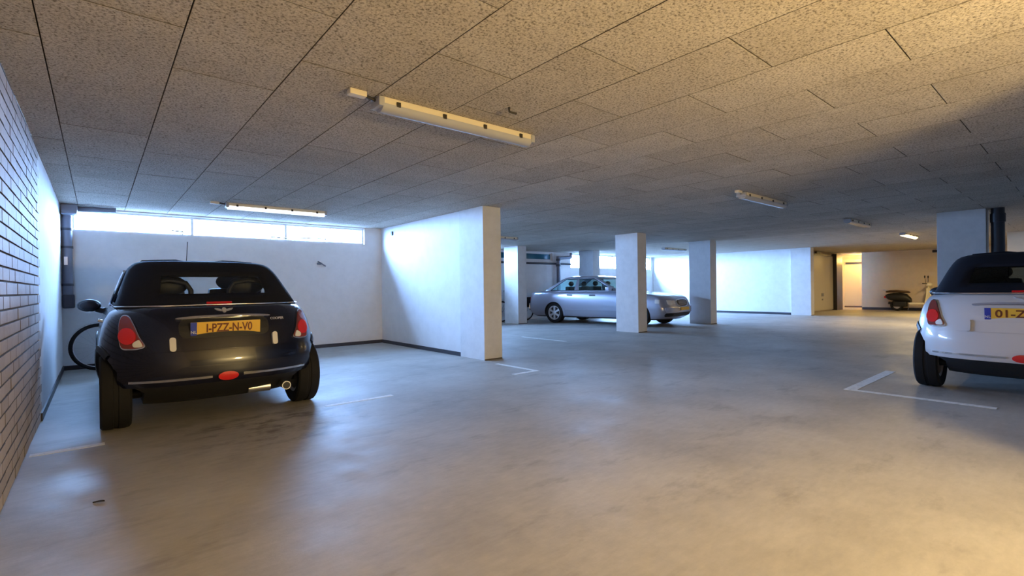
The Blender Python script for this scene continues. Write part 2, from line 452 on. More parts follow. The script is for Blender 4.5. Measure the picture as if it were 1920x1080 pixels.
# painted floor marks
def lines(segs, label):
    b = MB()
    for x0, x1, y0, y1 in segs: b.box(x0, x1, y0, y1, 0.0, 0.002)
    o = b.build('parking_line', m_line); tag(o, label, 'floor marking', 'painted parking bay lines'); return o
lines([(-0.37, 0.03, 4.70, 4.775)], 'short white bay line meeting the brick wall')
lines([(1.66, 2.36, 4.735, 4.80)], 'short white bay line at the right rear of the navy car')
lines([(4.43, 4.50, 4.77, 5.66), (4.06, 4.43, 4.77, 4.84)], 'white corner mark in front of the near column')
lines([(7.25, 7.33, 6.95, 8.3)], 'faint white bay line between the near column and silver car')
lines([(5.98, 6.06, 0.55, 1.70), (6.06, 7.62, 1.60, 1.70)], 'white corner mark behind the white car')

# ------------------------------------------------------------------ pipes
b = MB(); PX, PY = -0.325, 9.52
root = empty('drain_pipe', (PX, PY, 0.9))
MB().cyl((0, 0, 0.12), (0, 0, 1.40), 0.058, 18).build('riser', m_pipe, root, True)
for zz in (0.32, 0.86, 1.12): MB().cyl((0, 0, zz), (0, 0, zz+0.035), 0.066, 18).build('collar', m_pipeb, root, True)
MB().tube([(0, 0, 1.36), (0.0, -0.03, 1.40), (0.02, -0.07, 1.425), (0.1, -0.1, 1.43), (0.30, -0.14, 1.432), (0.55, -0.16, 1.435)], [0.055, 0.052, 0.045, 0.040, 0.040, 0.036], 14).build('branch', m_pipe, root, True)
MB().bbox(-0.055, 0.12, -0.30, -0.08, 1.33, 1.47, 0.02).build('elbow_box', m_pipe, root)
MB().bbox(-0.06, 0.075, -0.07, 0.07, 0.0, 0.20, 0.025).build('foot_box', m_pipeb, root)
MB().bbox(-0.035, 0.005, -0.075, -0.05, 0.62, 0.74, 0.006).build('bracket', m_alloy, root)
tag(root, 'grey drain pipe with elbow in the back left corner', 'pipe')

root = empty('drain_pipe', (11.85, 1.045, 0))
MB().cyl((0, 0, 0), (0, 0, H), 0.088, 20).build('riser', m_pipeb, root, True)
MB().cyl((0, 0, 2.13), (0, 0, 2.28), 0.10, 20).build('collar', m_pipeb, root, True)
tag(root, 'black drain pipe beside the bluish column behind the white car', 'pipe')

root = empty('drain_pipe', (12.86, YF-0.12, 0))
MB().cyl((0, 0, 0), (0, 0, 2.22), 0.07, 16).build('riser', m_pipe, root, True)
MB().tube([(0, 0, 2.13), (0.14, -0.01, 2.17), (0.5, -0.02, 2.2), (0.66, -0.02, 2.21)], 0.06, 12).build('branch', m_pipe, root, True)
MB().tube([(0.66, -0.02, 2.2), (0.66, -0.02, H)], 0.05, 12).build('upstand', m_pipe, root, True)
for zz in (1.86, 2.06): MB().cyl((0, 0, zz), (0, 0, zz+0.08), 0.085, 16).build('collar', m_pipeb, root, True)
tag(root, 'dark grey branching pipe on the wall behind the silver car', 'pipe')
o = MB().tube([(10.2, YF-0.045, 1.955), (12.7, YF-0.045, 1.955), (13.02, YF-0.045, 1.955), (13.6, YF-0.045, 1.955)], 0.035, 10).build('wall_conduit', m_pipeb, None, True)
tag(o, 'horizontal dark conduit under the dark teal window', 'pipe')

# ------------------------------------------------------------------ ceiling battens
def batten(x0, x1, y, label, lit=False, cable=True):
    L = x1-x0; r = empty('batten_light', ((x0+x1)/2, y, H-0.002))
    MB().bbox(-L/2, L/2, -0.055, 0.055, -0.048, 0.0, 0.010).build('housing', m_cream, r)
    prof = []
    rows = []
    for xx in (-L/2+0.012, L/2-0.012):
        rows.append([(xx, 0.060*math.cos(t), -0.044-0.046*math.sin(t)) for t in [PI*i/12 for i in range(13)]])
    bb = MB().grid(rows)
    bb.add(rows[0], [tuple(range(13))]); bb.add(rows[1], [tuple(range(13))[::-1]])
    bb.build('diffuser', m_diff if not lit else (m_coolglow if lit == 'cool' else m_lampw), r, True, 60)
    for s in (-1, 1): MB().bbox(s*L/2-0.02, s*L/2+0.02, -0.064, 0.064, -0.066, -0.004, 0.012).build('end_cap', m_diff, r)
    for k in range(4):
        xx = -L/2+L*(0.09+0.27*k)
        for s in (-1, 1): MB().bbox(xx-0.014, xx+0.014, s*0.058-0.008, s*0.058+0.008, -0.052, -0.020, 0.003).build('clip', m_clip, r)
    if cable:
        MB().tube([(-L/2-0.02, 0, -0.02), (-L/2-0.11, -0.02, -0.012)], 0.011, 8).build('cable', m_clip, r, True)
        MB().bbox(-L/2-0.21, -L/2-0.10, -0.06, -0.005, -0.035, 0, 0.006).build('junction_box', m_cream, r)
    tag(r, label, 'ceiling light', 'ceiling batten lights'); return r
batten(1.42, 2.75, 3.02, 'large cream batten light nearest the camera, above the floor centre')
batten(1.42, 2.80, 7.95, 'batten light on the ceiling in front of the strip window', lit='cool')  # cool glow stands in for reflected window light
batten(6.72, 8.12, 3.08, 'second batten light from the camera, over the drive aisle')
batten(11.2, 12.55, 3.08, 'small distant batten light, third along the drive aisle', cable=False)
batten(15.6, 17.0, 3.10, 'lit warm batten light near the beige wall', lit=True, cable=False)
batten(7.0, 8.1, 9.40, 'batten light just right of the near column', cable=False)
batten(14.4, 15.7, 9.20, 'batten light above the silver car bonnet', cable=False)
area_lamp('batten_glow', (16.3, 3.10, H-0.13), 62, 1.3, 0.1)
area_lamp('batten_glow', (21.0, 3.10, H-0.13), 85, 1.3, 0.1)  # extra warm light and its batten, added unseen for the moped wall
batten(20.35, 21.65, 3.10, 'added lit warm batten light, unseen, farthest along the drive aisle', lit=True, cable=False)
# post and globe added around the warm near light, unseen behind the camera
r = empty('added_post_lamp', (LAMP_POS[0], LAMP_POS[1], 0))
MB().cyl((0, 0, 0), (0, 0, 0.03), 0.16, 24).build('foot_plate', m_steel, r, True)
MB().cyl((0, 0, 0.03), (0, 0, 1.07), 0.022, 12).build('post', m_steel, r, True)
MB().ell((0, 0, LAMP_POS[2]), (0.24, 0.24, 0.24), 24, 16).build('globe', m_glass, r, True)
tag(r, 'added steel lamp post with clear globe, unseen behind the viewpoint', 'lamp')

# small fittings
o = MB().tube([(3.24, YB-0.005, 1.66), (3.27, YB-0.04, 1.64), (3.33, YB-0.04, 1.60), (3.38, YB-0.02, 1.575)], 0.012, 8).tube([(3.22, YB-0.01, 1.62), (3.30, YB-0.01, 1.62)], 0.018, 8).build('wall_hook', m_pipe, None, True)
tag(o, 'small grey hook on the white back wall', 'hook')
o = MB().bbox(4.515, 4.545, 9.05, 9.10, 2.19, 2.27, 0.006).build('wall_sensor', m_pipeb); tag(o, 'tiny dark sensor high on the white partition', 'sensor')
o = MB().tube([(2.21, 2.62, H+0.0), (2.21, 2.62, H-0.03), (2.26, 2.60, H-0.04)], 0.008, 8).build('ceiling_hook', m_clip, None, True); tag(o, 'small dark hook in the ceiling right of the near batten', 'hook')
o = MB().bbox(24.40, 24.5, 3.80, 3.95, 2.24, 2.33, 0.01).build('wall_box', m_clip); tag(o, 'small dark box at the top of the beige wall', 'wall box')

# doors in the distance
d = empty('door_1', (22.1, 6.94, 0)); struct(d)
def pv(nm, x0, x1, y0, y1, z0, z1, m, bev=0.006): return MB().bbox(x0-22.1, x1-22.1, y0-6.94, y1-6.94, z0, z1, bev).build(nm, m, d)
pv('leaf', 20.95, 23.25, 6.93, 6.975, 0.04, 2.22, m_door)
pv('frame', 20.72, 20.95, 6.90, 6.978, 0, 2.30, m_beige); pv('frame_head', 20.95, 23.4, 6.90, 6.978, 2.22, 2.30, m_pipeb)
pv('jamb', 23.28, 23.98, 6.80, 6.978, 0, 2.32, m_clip)
pv('handle_plate', 21.9, 22.1, 6.905, 6.93, 0.60, 0.72, m_grey)
pv('closer', 21.2, 21.7, 6.86, 6.90, 2.27, 2.36, m_clip)
pv('vent', 21.95, 22.05, 6.915, 6.93, 0.44, 0.50, m_grey)
d = empty('door_2', (26.44, 6.9, 0)); struct(d)
def pv2(nm, y0, y1, z0, z1, m, dx0=-0.03, dx1=0.05): return MB().bbox(dx0, dx1, y0-6.9, y1-6.9, z0, z1, 0.006).build(nm, m, d)
pv2('leaf', 6.42, 7.42, 0.06, 2.08, m_door, 0.0, 0.05)
pv2('frame_side', 6.30, 6.42, 0, 2.2, m_cream); pv2('frame_side', 7.42, 7.53, 0, 2.2, m_cream); pv2('frame_head', 6.42, 7.42, 2.08, 2.2, m_cream)
pv2('closer', 6.55, 7.35, 1.98, 2.06, m_clip, -0.08, 0.0)
pv2('threshold', 6.42, 7.42, 0, 0.06, m_tan)
pv2('handle', 6.50, 6.66, 1.03, 1.06, m_steel, -0.07, -0.04); pv2('handle_rose', 6.49, 6.54, 0.98, 1.10, m_steel, -0.045, 0.0)
r = empty('niche_lamp', (25.9, 6.42, H-0.03))
MB().ell((0, 0, -0.06), (0.10, 0.10, 0.07)).build('globe', m_globe, r, True); MB().cyl((0, 0, 0), (0, 0, 0.028), 0.11, 20).build('rose', m_cream, r, True)
tag(r, 'small round glowing lamp above the yellow lit door', 'ceiling light')
point_lamp('niche_glow', (25.75, 6.55, H-0.24), 62, (1.0, 0.64, 0.18), 0.06)
#@@CARS
# ------------------------------------------------------------------ car surfaces
def herm(xs, ys, x):
    if x <= xs[0]: return ys[0]
    if x >= xs[-1]: return ys[-1]
    n = len(xs); i = max(k for k in range(n-1) if xs[k] <= x)
    d = [(ys[k+1]-ys[k])/(xs[k+1]-xs[k]) for k in range(n-1)]
    def sl(k):
        if k == 0: return d[0]
        if k == n-1: return d[-1]
        return 0 if d[k-1]*d[k] <= 0 else 2*d[k-1]*d[k]/(d[k-1]+d[k])
    h = xs[i+1]-xs[i]; t = (x-xs[i])/h
    return ys[i]*(2*t**3-3*t**2+1)+h*sl(i)*(t**3-2*t*t+t)+ys[i+1]*(-2*t**3+3*t*t)+h*sl(i+1)*(t**3-t*t)
class Surf:
    """horizontal slices: z -> rear y, front y, half width; ends are superellipse quarters"""
    def __init__(s, tab, Lr, pr, Lf, pf, zmap=None):
        s.z = [t[0] for t in tab]; s.yr = [t[1] for t in tab]; s.yf = [t[2] for t in tab]; s.hw = [t[3] for t in tab]
        s.Lr, s.pr, s.Lf, s.pf, s.zm = Lr, pr, Lf, pf, zmap or (lambda z, y: z)
    def lev(s, z): return herm(s.z, s.yr, z), herm(s.z, s.yf, z), herm(s.z, s.hw, z)
    def rear(s, x, z, off=0):
        def P(x, z):
            yr, yf, hw = s.lev(z); q = min(abs(x)/hw, 0.999)
            y = yr+s.Lr*(1-(1-q**s.pr)**(1/s.pr)); return Vector((x, y, s.zm(z, y)))
        return s._off(P, x, z, off, -1)
    def front(s, x, z, off=0):
        def P(x, z):
            yr, yf, hw = s.lev(z); q = min(abs(x)/hw, 0.999)
            y = yf-s.Lf*(1-(1-q**s.pf)**(1/s.pf)); return Vector((x, y, s.zm(z, y)))
        return s._off(P, x, z, off, 1)
    def side(s, sg, y, z, off=0):
        def P(y, z):
            yr, yf, hw = s.lev(z); q = 1
            if y < yr+s.Lr: q = max(0, 1-min(1, (yr+s.Lr-y)/s.Lr)**s.pr)**(1/s.pr)
            elif y > yf-s.Lf: q = max(0, 1-min(1, (y-yf+s.Lf)/s.Lf)**s.pf)**(1/s.pf)
            return Vector((sg*hw*q, y, s.zm(z, y)))
        p = P(y, z)
        if not off: return p
        e = 0.004; n = (P(y+e, z)-P(y-e, z)).cross(P(y, z+e)-P(y, z-e)); n.normalize()
        if n.x*sg < 0: n = -n
        return p+n*off
    def _off(s, P, x, z, off, sg):
        p = P(x, z)
        if not off: return p
        e = 0.004; n = (P(x+e, z)-P(x-e, z)).cross(P(x, z+e)-P(x, z-e)); n.normalize()
        if n.y*sg < 0: n = -n
        return p+n*off
    def ring(s, z, cols):
        yr, yf, hw = s.lev(z); half = []
        for k, t in cols:
            if k == 'r':
                q = math.sin(t)**(2/s.pr); y = yr+s.Lr*(1-max(0, math.cos(t))**(2/s.pr))
            elif k == 's':
                q = 1; y = yr+s.Lr+(yf-s.Lf-yr-s.Lr)*t
            else:
                q = math.cos(t)**(2/s.pf) if t < PI/2-1e-6 else 0; y = yf-s.Lf*(1-math.sin(t)**(2/s.pf))
            half.append(Vector((hw*q, y, s.zm(z, y))))
        full = half + [Vector((-p.x, p.y, p.z)) for p in half[-2:0:-1]]
        return full
def std_cols(nr=12, ns=14, nf=10):
    return [('r', PI/2*i/nr) for i in range(nr+1)]+[('s', i/ns) for i in range(1, ns)]+[('f', PI/2*i/nf) for i in range(nf+1)]
def body_mesh(sf, zs, cols, split_z, crown=0.02, capk=(0.92, 0.75, 0.45, 0.15)):
    mb = MB(); R = [sf.ring(z, cols) for z in zs]; n = len(R[0]); yc = 1.4
    low = [[Vector((p.x*k, yc+(p.y-yc)*k, p.z)) for p in R[0]] for k in (0.02, 0.7)]
    T = sf.z[-1]; top = []
    for k in capk:
        top.append([Vector((p.x*k, yc+(p.y-yc)*k, sf.zm(T, yc+(p.y-yc)*k)+crown*(1-k*k))) for p in R[-1]])
    rings = low+R+top; vs = [p for r in rings for p in r]; fs = []; mi = []
    for i in range(len(rings)-1):
        for j in range(n):
            f = (i*n+j, i*n+(j+1) % n, (i+1)*n+(j+1) % n, (i+1)*n+j); fs.append(f)
            mi.append(1 if sum(vs[q].z for q in f)/4 < split_z else 0)
    fs.append(tuple(range(n))[::-1]); mi.append(1); o = (len(rings)-1)*n; fs.append(tuple(o+j for j in range(n))); mi.append(0)
    mb.v = [tuple(v) for v in vs]; mb.f = fs; mb.mi = mi
    return mb
def cut_arches(ob, axles, r, xin, black):
    """subtract wheel wells"""
    b = MB()
    for y in axles:
        for sg in (-1, 1):
            b.lathe([(0.0, 0), (r, 0), (r, 0.6), (0.0, 0.6)], (xin if sg > 0 else -xin-0.6, y, 0.305), 'x', 40)
    c = b.build('cutter', black, None, clean=True); par = ob.parent; ob.parent = None; bpy.context.view_layer.update()
    md = ob.modifiers.new('arches', 'BOOLEAN'); md.object = c; md.operation = 'DIFFERENCE'; md.solver = 'EXACT'; md.material_mode = 'TRANSFER'
    dg = bpy.context.evaluated_depsgraph_get(); me = bpy.data.meshes.new_from_object(ob.evaluated_get(dg))
    ob.modifiers.clear(); ob.parent = par; old = ob.data; ob.data = me; me.name = 'body'; bpy.data.meshes.remove(old); bpy.data.objects.remove(c)
    me.shade_smooth(); me.set_sharp_from_angle(angle=math.radians(38))
def decal(fn, outline, off, thick, rings=(1, 0.75, 0.5, 0.25), mb=None):
    """a raised piece following a surface; outline in surface coordinates"""
    mb = mb or MB(); cx = sum(p[0] for p in outline)/len(outline); cz = sum(p[1] for p in outline)/len(outline); n = len(outline)
    R = [[fn(x, z, off-thick) for x, z in outline]]
    for k in rings: R.append([fn(cx+(x-cx)*k, cz+(z-cz)*k, off) for x, z in outline])
    vs = [p for r in R for p in r]+[fn(cx, cz, off)]; fs = []
    for i in range(len(R)-1):
        for j in range(n): fs.append((i*n+j, i*n+(j+1) % n, (i+1)*n+(j+1) % n, (i+1)*n+j))
    o = (len(R)-1)*n
    for j in range(n): fs.append((o+j, o+(j+1) % n, len(vs)-1))
    fs.append(tuple(range(n))[::-1])
    return mb.add(vs, fs)
def band(fn, x0, x1, z0, z1, off, thick, nx=24, nz=1, round_=0.0):
    """a raised strip following a surface, as a regular grid with edges"""
    xs = [x0+(x1-x0)*i/nx for i in range(nx+1)]
    def zz(x, t):
        e = min(abs(x-x0), abs(x1-x)); c = 0
        if round_ and e < round_: c = round_-math.sqrt(max(0, round_**2-(round_-e)**2))
        return (z0+c)+(z1-z0-2*c)*t
    if round_:
        ex = [x0+(x1-x0 > 0 and 1 or -1)*round_*k for k in (0.08, 0.3, 0.6)]
        xs = sorted(xs+ex+[x1-(q-x0) for q in ex])
    b = MB(); T_ = [0]+[k/nz for k in range(nz+1)]+[1]
    rows = []
    for k, t in enumerate(T_):
        o = off-thick if k in (0, len(T_)-1) else off
        rows.append([fn(x, zz(x, t), o) for x in xs])
    b.grid(rows)
    for j in (0, len(xs)-1):
        ed = [r[j] for r in rows[1:-1]]; bk = [fn(xs[j], zz(xs[j], t), off-thick) for t in T_[1:-1]]
        b.grid([ed, bk])
    return b
def rrect(x0, x1, z0, z1, r, n=4, m=6):
    P = []
    for cx, cz, a in ((x1-r, z1-r, 0), (x0+r, z1-r, PI/2), (x0+r, z0+r, PI), (x1-r, z0+r, 1.5*PI)):
        for i in range(n+1): P.append((cx+r*math.cos(a+PI/2*i/n), cz+r*math.sin(a+PI/2*i/n)))
    out = []
    for i, p in enumerate(P):
        q = P[(i+1) % len(P)]; d = math.hypot(q[0]-p[0], q[1]-p[1]); k = max(1, min(12, int(d/0.04)))
        for t in range(k): out.append((p[0]+(q[0]-p[0])*t/k, p[1]+(q[1]-p[1])*t/k))
    return out
def smooth_poly(P, n=6):
    out = []; N = len(P)
    for i in range(N):
        p0, p1, p2, p3 = P[i-1], P[i], P[(i+1) % N], P[(i+2) % N]
        for k in range(n):
            t = k/n
            out.append(tuple(0.5*(2*p1[a]+(p2[a]-p0[a])*t+(2*p0[a]-5*p1[a]+4*p2[a]-p3[a])*t*t+(3*p1[a]-p0[a]-3*p2[a]+p3[a])*t**3) for a in (0, 1)))
    return out
def wheel(parent, x, y, R, w, rim_r, sg, style, m_rim):
    """sg +1: outer face towards +x"""
    r = empty('wheel', (x, y, R)); r.parent = parent
    prof = [(rim_r, -w/2*0.86), (R*0.93, -w/2), (R*0.985, -w/2*0.86), (R, -w/2*0.6), (R, -w*0.09), (R-0.008, -w*0.07), (R-0.008, w*0.07), (R, w*0.09), (R, w/2*0.6), (R*0.985, w/2*0.86), (R*0.93, w/2), (rim_r, w/2*0.86)]
    MB().lathe(prof, (0, 0, 0), 'x', 40, closed=True).build('tyre', m_rubber, r, True, 30)
    o = sg*w/2
    MB().lathe([(rim_r+0.002, o*0.88), (rim_r-0.012, o*0.92), (rim_r-0.03, o*0.7), (rim_r-0.03, -o*0.7), (rim_r, -o*0.8)], (0, 0, 0), 'x', 40).build('rim', m_rim, r, True)
    MB().lathe([(0.001, o*0.35), (rim_r-0.03, o*0.35)], (0, 0, 0), 'x', 32).build('brake_disc', m_black, r)
    b = MB(); ns = style
    for k in range(ns):
        a = 2*PI*k/ns+PI/2; ca, sa = math.cos(a), math.sin(a)
        def pt(rad, lat, h): return (o*h, rad*ca-lat*sa, rad*sa+lat*ca)
        w0, w1 = 0.045, 0.062
        q = [pt(0.04, -w0/2, .86), pt(0.04, w0/2, .86), pt(rim_r-0.02, w1/2, .80), pt(rim_r-0.02, -w1/2, .80), pt(0.04, -w0/2, .5), pt(0.04, w0/2, .5), pt(rim_r-0.02, w1/2, .5), pt(rim_r-0.02, -w1/2, .5)]
        b.add(q, [(0, 1, 2, 3), (7, 6, 5, 4), (0, 3, 7, 4), (1, 5, 6, 2), (0, 4, 5, 1), (3, 2, 6, 7)])
    b.build('spokes', m_rim, r, clean=True)
    MB().lathe([(0.001, o*0.93), (0.035, o*0.92), (0.065, o*0.85), (0.065, o*0.4)], (0, 0, 0), 'x', 24).build('hub_cap', m_rim, r, True)
    return r
def shell(sf, zs, cols, skip, name, m, parent, capk=(0.93, 0.75, 0.4, 0.0), yc=0.95, crown=0.022, thick=0.02):
    R = [sf.ring(z, cols) for z in zs]; n = len(R[0]); T = R[-1][0].z
    for k in capk: R.append([Vector((p.x*k, yc+(p.y-yc)*k, p.z+crown*(1-k*k))) for p in R[len(zs)-1]])
    mb = MB(); vs = [p for r in R for p in r]; fs = []
    for i in range(len(R)-1):
        for j in range(n):
            if i < len(zs)-1 and skip(i, j if j <= n//2 else None, n-1-j if j >= n//2 else None): continue
            fs.append((i*n+j, i*n+(j+1) % n, (i+1)*n+(j+1) % n, (i+1)*n+j))
    mb.add(vs, fs); o = mb.build(name, m, parent, True, 35)
    md = o.modifiers.new('thickness', 'SOLIDIFY'); md.thickness = thick; md.offset = -1
    return o
def glass_patch(sf, zs, cols, i0, i1, j0, j1, name, m, parent, mirror=False, inset=0.006, thick=0.004):
    n = 2*(len(cols)-1); rows = []
    c = Vector((0, 0.95, 1.2))
    for i in range(i0, i1+1):
        R = sf.ring(zs[i], cols); row = []
        for j in range(j0, j1+1):
            p = R[j % n]; d = Vector((p.x, p.y-c.y, 0)); d.normalize(); p = p-d*inset
            row.append(Vector((-p.x, p.y, p.z)) if mirror else p)
        rows.append(row)
    o = MB().grid(rows).build(name, m, parent, True, 60); return o

def make_small_car(name, loc, rz, paint, label, cat, plate_text, text_kw, hinge_m, navy):
    root = empty(name, loc, rz)
    def T(z, y):
        if z < 0.5: return z
        t = herm([1.6, 2.0, 2.5, 2.9, 3.2], [1.0, 0.975, 0.93, 0.85, 0.76], y)
        return 0.5+(z-0.5)*(t-0.5)/0.5
    body = Surf([(0.20, -0.30, 3.02, 0.72), (0.27, -0.40, 3.08, 0.775), (0.36, -0.475, 3.13, 0.815), (0.44, -0.50, 3.15, 0.835), (0.52, -0.50, 3.15, 0.844), (0.60, -0.488, 3.13, 0.843),
                 (0.68, -0.47, 3.10, 0.838), (0.78, -0.445, 3.06, 0.824), (0.87, -0.41, 3.0, 0.802), (0.93, -0.372, 2.96, 0.778), (0.965, -0.335, 2.93, 0.752), (0.988, -0.285, 2.88, 0.715), (1.0, -0.20, 2.80, 0.66)], 0.62, 2.7, 0.85, 2.5, T)
    zs = [0.20, 0.235, 0.27, 0.32, 0.36, 0.40, 0.44, 0.48, 0.52, 0.56, 0.60, 0.64, 0.68, 0.73, 0.78, 0.83, 0.87, 0.90, 0.93, 0.95, 0.965, 0.978, 0.988, 0.995, 1.0]
    bo = body_mesh(body, zs, std_cols(14, 16, 10), 0.365).build('body', [paint, m_black], root, True, 50)
    cut_arches(bo, (0, 2.467), 0.345, 0.56, m_black)
    R = body.rear
    # wheels
    for y in (0, 2.467):
        for sg in (-1, 1): wheel(root, sg*0.733, y, 0.305, 0.20, 0.20, sg, 8, m_alloy)
    # black wheel arch trims
    for y in (0, 2.467):
        for sg in (-1, 1):
            b = MB(); rows = []
            for k in range(25):
                a = math.radians(-8+(132 if y == 0 else 196)*k/24); row = []
                for rr_, oo in ((0.338, -0.05), (0.338, 0.010), (0.352, 0.016), (0.385, 0.010), (0.385, -0.02)):
                    yy, zz = y+rr_*math.cos(a), max(0.21, 0.305+rr_*math.sin(a))
                    row.append(body.side(sg, yy, zz, 0.0)+Vector((sg*oo, 0, 0)))
                rows.append(row)
            b.grid(rows).build('arch_trim', m_black, root, True, 40)
    # underside: axle beam, exhaust, silencer
    MB().cyl((-0.66, 0, 0.27), (0.66, 0, 0.27), 0.045, 12).build('rear_axle', m_black, root, True)
    MB().tube([(0.18, -0.33, 0.25), (0.36, -0.33, 0.25)], 0.045, 16).build('silencer', m_steel if navy else m_black, root, True)
    ex = MB().tube([(0.46, -0.25, 0.255), (0.46, -0.475, 0.262), (0.46, -0.505, 0.262)], [0.03, 0.036, 0.038], 16).build('exhaust_pipe', m_steel, root, True)
    MB().cyl((0.46, -0.500, 0.262), (0.46, -0.5065, 0.262), 0.031, 16).build('exhaust_mouth', m_black, ex)
    # bumper: raised shell with chrome insert and fog lamp
    band(R, -0.72, 0.72, 0.368, 0.625, 0.010, 0.02, 40, 8, 0.04).build('rear_bumper', paint, root, True, 50)
    for s in (-1, 1):
        band(R, min(s*0.115, s*0.65), max(s*0.115, s*0.65), 0.408, 0.424, 0.018, 0.012, 20).build('bumper_strip', m_chrome, root)
    fo = decal(R, [(0.075*math.cos(a), 0.415+0.032*math.sin(a)) for a in [2*PI*k/20 for k in range(20)]], 0.028, 0.02, (1, 0.9, 0.5)).build('fog_lamp', m_red, root, True, 50)
    # boot lid and its furniture
    band(R, -0.535, 0.535, 0.636, 0.975, 0.007, 0.014, 30, 10, 0.07).build('boot_lid', paint, root, True, 50)
    band(R, -0.335, 0.335, 0.735, 0.885, 0.0105, 0.01, 16, 3, 0.055).build('plate_recess', m_black if navy else paint, root)
    pl = MB().bbox(-0.26, 0.26, -0.004, 0.004, -0.055, 0.055, 0.003).build('number_plate', m_plate, root)
    pl.location = (0, R(0, 0.811).y-0.022, 0.811); pl.rotation_euler = (math.radians(8), 0, 0)
    MB().bbox(-0.26, -0.215, -0.0065, 0.0, -0.055, 0.055, 0.002).build('euro_strip', m_blue, pl)
    text_mesh('country_letters', 'NL', 0.034, m_whiteink, pl, (-0.2375, -0.0075, -0.028))
    text_mesh('plate_lettering', plate_text, 0.098, m_ink, pl, text_kw['loc'], align=text_kw['align'], sx=text_kw['sx'], bold=0.002)
    decal(R, smooth_poly([(-0.33, 0.880), (-0.15, 0.889), (0.15, 0.889), (0.33, 0.880), (0.33, 0.893), (0.15, 0.904), (-0.15, 0.904), (-0.33, 0.893)], 4), 0.026, 0.026, (1, 0.6)).build('boot_handle', m_chrome if navy else m_grey, root, True)
    bd = decal(R, [(0.018*math.cos(a), 0.948+0.018*math.sin(a)) for a in [2*PI*k/16 for k in range(16)]], 0.016, 0.01, (1, 0.5)).build('badge', m_alloy, root)
    for s in (-1, 1): decal(R, [(s*0.02, 0.954), (s*0.045, 0.960), (s*0.07, 0.962), (s*0.055, 0.950), (s*0.02, 0.941)], 0.014, 0.008, (1,)).build('badge_wing', m_alloy, bd)
    if navy:
        p = R(0.415, 0.862, 0.011); text_mesh('boot_script', 'COOPER', 0.030, m_alloy, root, p, rot=(math.radians(82), 0, math.radians(10)))
    for s in (-1, 1):
        decal(R, rrect(s*0.374-0.021, s*0.374+0.021, 0.635, 0.745, 0.019), 0.030, 0.03, (1, 0.85, 0.5)).build('boot_hinge', hinge_m, root, True, 50)
        # tail lamp
        ol = smooth_poly([(s*0.690, 0.675), (s*0.704, 0.76), (s*0.700, 0.86), (s*0.680, 0.922), (s*0.640, 0.922), (s*0.612, 0.86), (s*0.580, 0.76), (s*0.548, 0.690), (s*0.585, 0.667), (s*0.64, 0.663)], 4)
        t = decal(R, ol, 0.014, 0.03, (1, 0.9)).build('tail_lamp', m_chrome, root, True, 50)
        cx, cz = s*0.640, 0.785
        ol2 = [(cx+(x-cx)*0.90, cz+(z-cz)*0.92) for x, z in ol]
        decal(R, ol2, 0.022, 0.02, (1, 0.94, 0.6, 0.3)).build('lens', m_dred, t, True, 50)
        decal(R, [(s*0.648+0.050*math.cos(a), 0.765+0.062*math.sin(a)) for a in [2*PI*k/24 for k in range(24)]], 0.030, 0.015, (1, 0.9, 0.6, 0.3)).build('brake_lens', m_red, t, True, 50)
        decal(R, smooth_poly([(s*0.562, 0.688), (s*0.609, 0.682), (s*0.615, 0.712), (s*0.585, 0.735), (s*0.573, 0.728)], 4), 0.029, 0.012, (1, 0.8, 0.4)).build('reverse_lens', m_clear, t, True, 50)
    # soft top with glass
    top = Surf([(0.985, -0.17, 2.06, 0.725), (1.05, -0.10, 1.95, 0.705), (1.10, -0.04, 1.86, 0.69), (1.16, 0.035, 1.75, 0.672), (1.22, 0.115, 1.64, 0.655), (1.27, 0.185, 1.55, 0.640), (1.32, 0.26, 1.46, 0.622), (1.365, 0.34, 1.37, 0.60), (1.395, 0.42, 1.29, 0.572), (1.415, 0.52, 1.20, 0.53)], 0.42, 3.6, 0.28, 3.4)
    tz = [0.985, 1.02, 1.05, 1.10, 1.16, 1.22, 1.27, 1.32, 1.365, 1.395, 1.415]
    # columns: rear window edge at sin(a)^(2/3)=0.62
    aw = math.asin(0.62**1.8)
    cols = [('r', aw*i/4) for i in range(5)]+[('r', aw+(PI/2-aw)*i/6) for i in range(1, 7)]+[('s', i/10) for i in range(1, 10)]+[('f', PI/2*i/6) for i in range(7)]
    n = 2*(len(cols)-1); hn = len(cols)-1
    def skip(i, j, jm):
        for q in (j, jm):
            if q is None: continue
            if q < 4 and 3 <= i < 6: return True            # rear window
            if 12 <= q < 18 and 1 <= i < 7: return True      # side windows
            if q >= hn-5 and 1 <= i < 7: return True         # windscreen
        return False
    shell(top, tz, cols, skip, 'soft_top', m_fabric, root)
    glass_patch(top, tz, cols, 3, 6, -4, 4, 'rear_window', m_carglass if navy else m_cardark, root)
    for mi_ in (False, True): glass_patch(top, tz, cols, 1, 7, 12, 18, 'side_window', m_carglass, root, mi_)
    glass_patch(top, tz, cols, 1, 7, hn-5, hn+5, 'windscreen', m_carglass, root)
    # chrome waist strip and centre brake lamp
    pts = [top.ring(0.99, cols)[j % n] for j in range(-18, 19)]
    MB().tube([Vector((p.x*1.012, p.y-0.012 if p.y < 0.4 else p.y, 1.000)) for p in pts], 0.005, 6).build('waist_strip', m_chrome, root, True)
    decal(top.rear, rrect(-0.10, 0.10, 1.005, 1.018, 0.006), 0.012, 0.01, (1,)).build('centre_brake_lamp', m_red, root)
    for s in (-1, 1):                                         # bright A-pillar strip
        q = [top.ring(z, cols)[19 if s > 0 else n-19] for z in (0.99, 1.08, 1.17, 1.26, 1.33)]
        MB().tube([Vector((p.x*1.01, p.y, p.z)) for p in q], 0.016, 8).build('pillar_strip', m_chrome if navy else m_black, root, True)
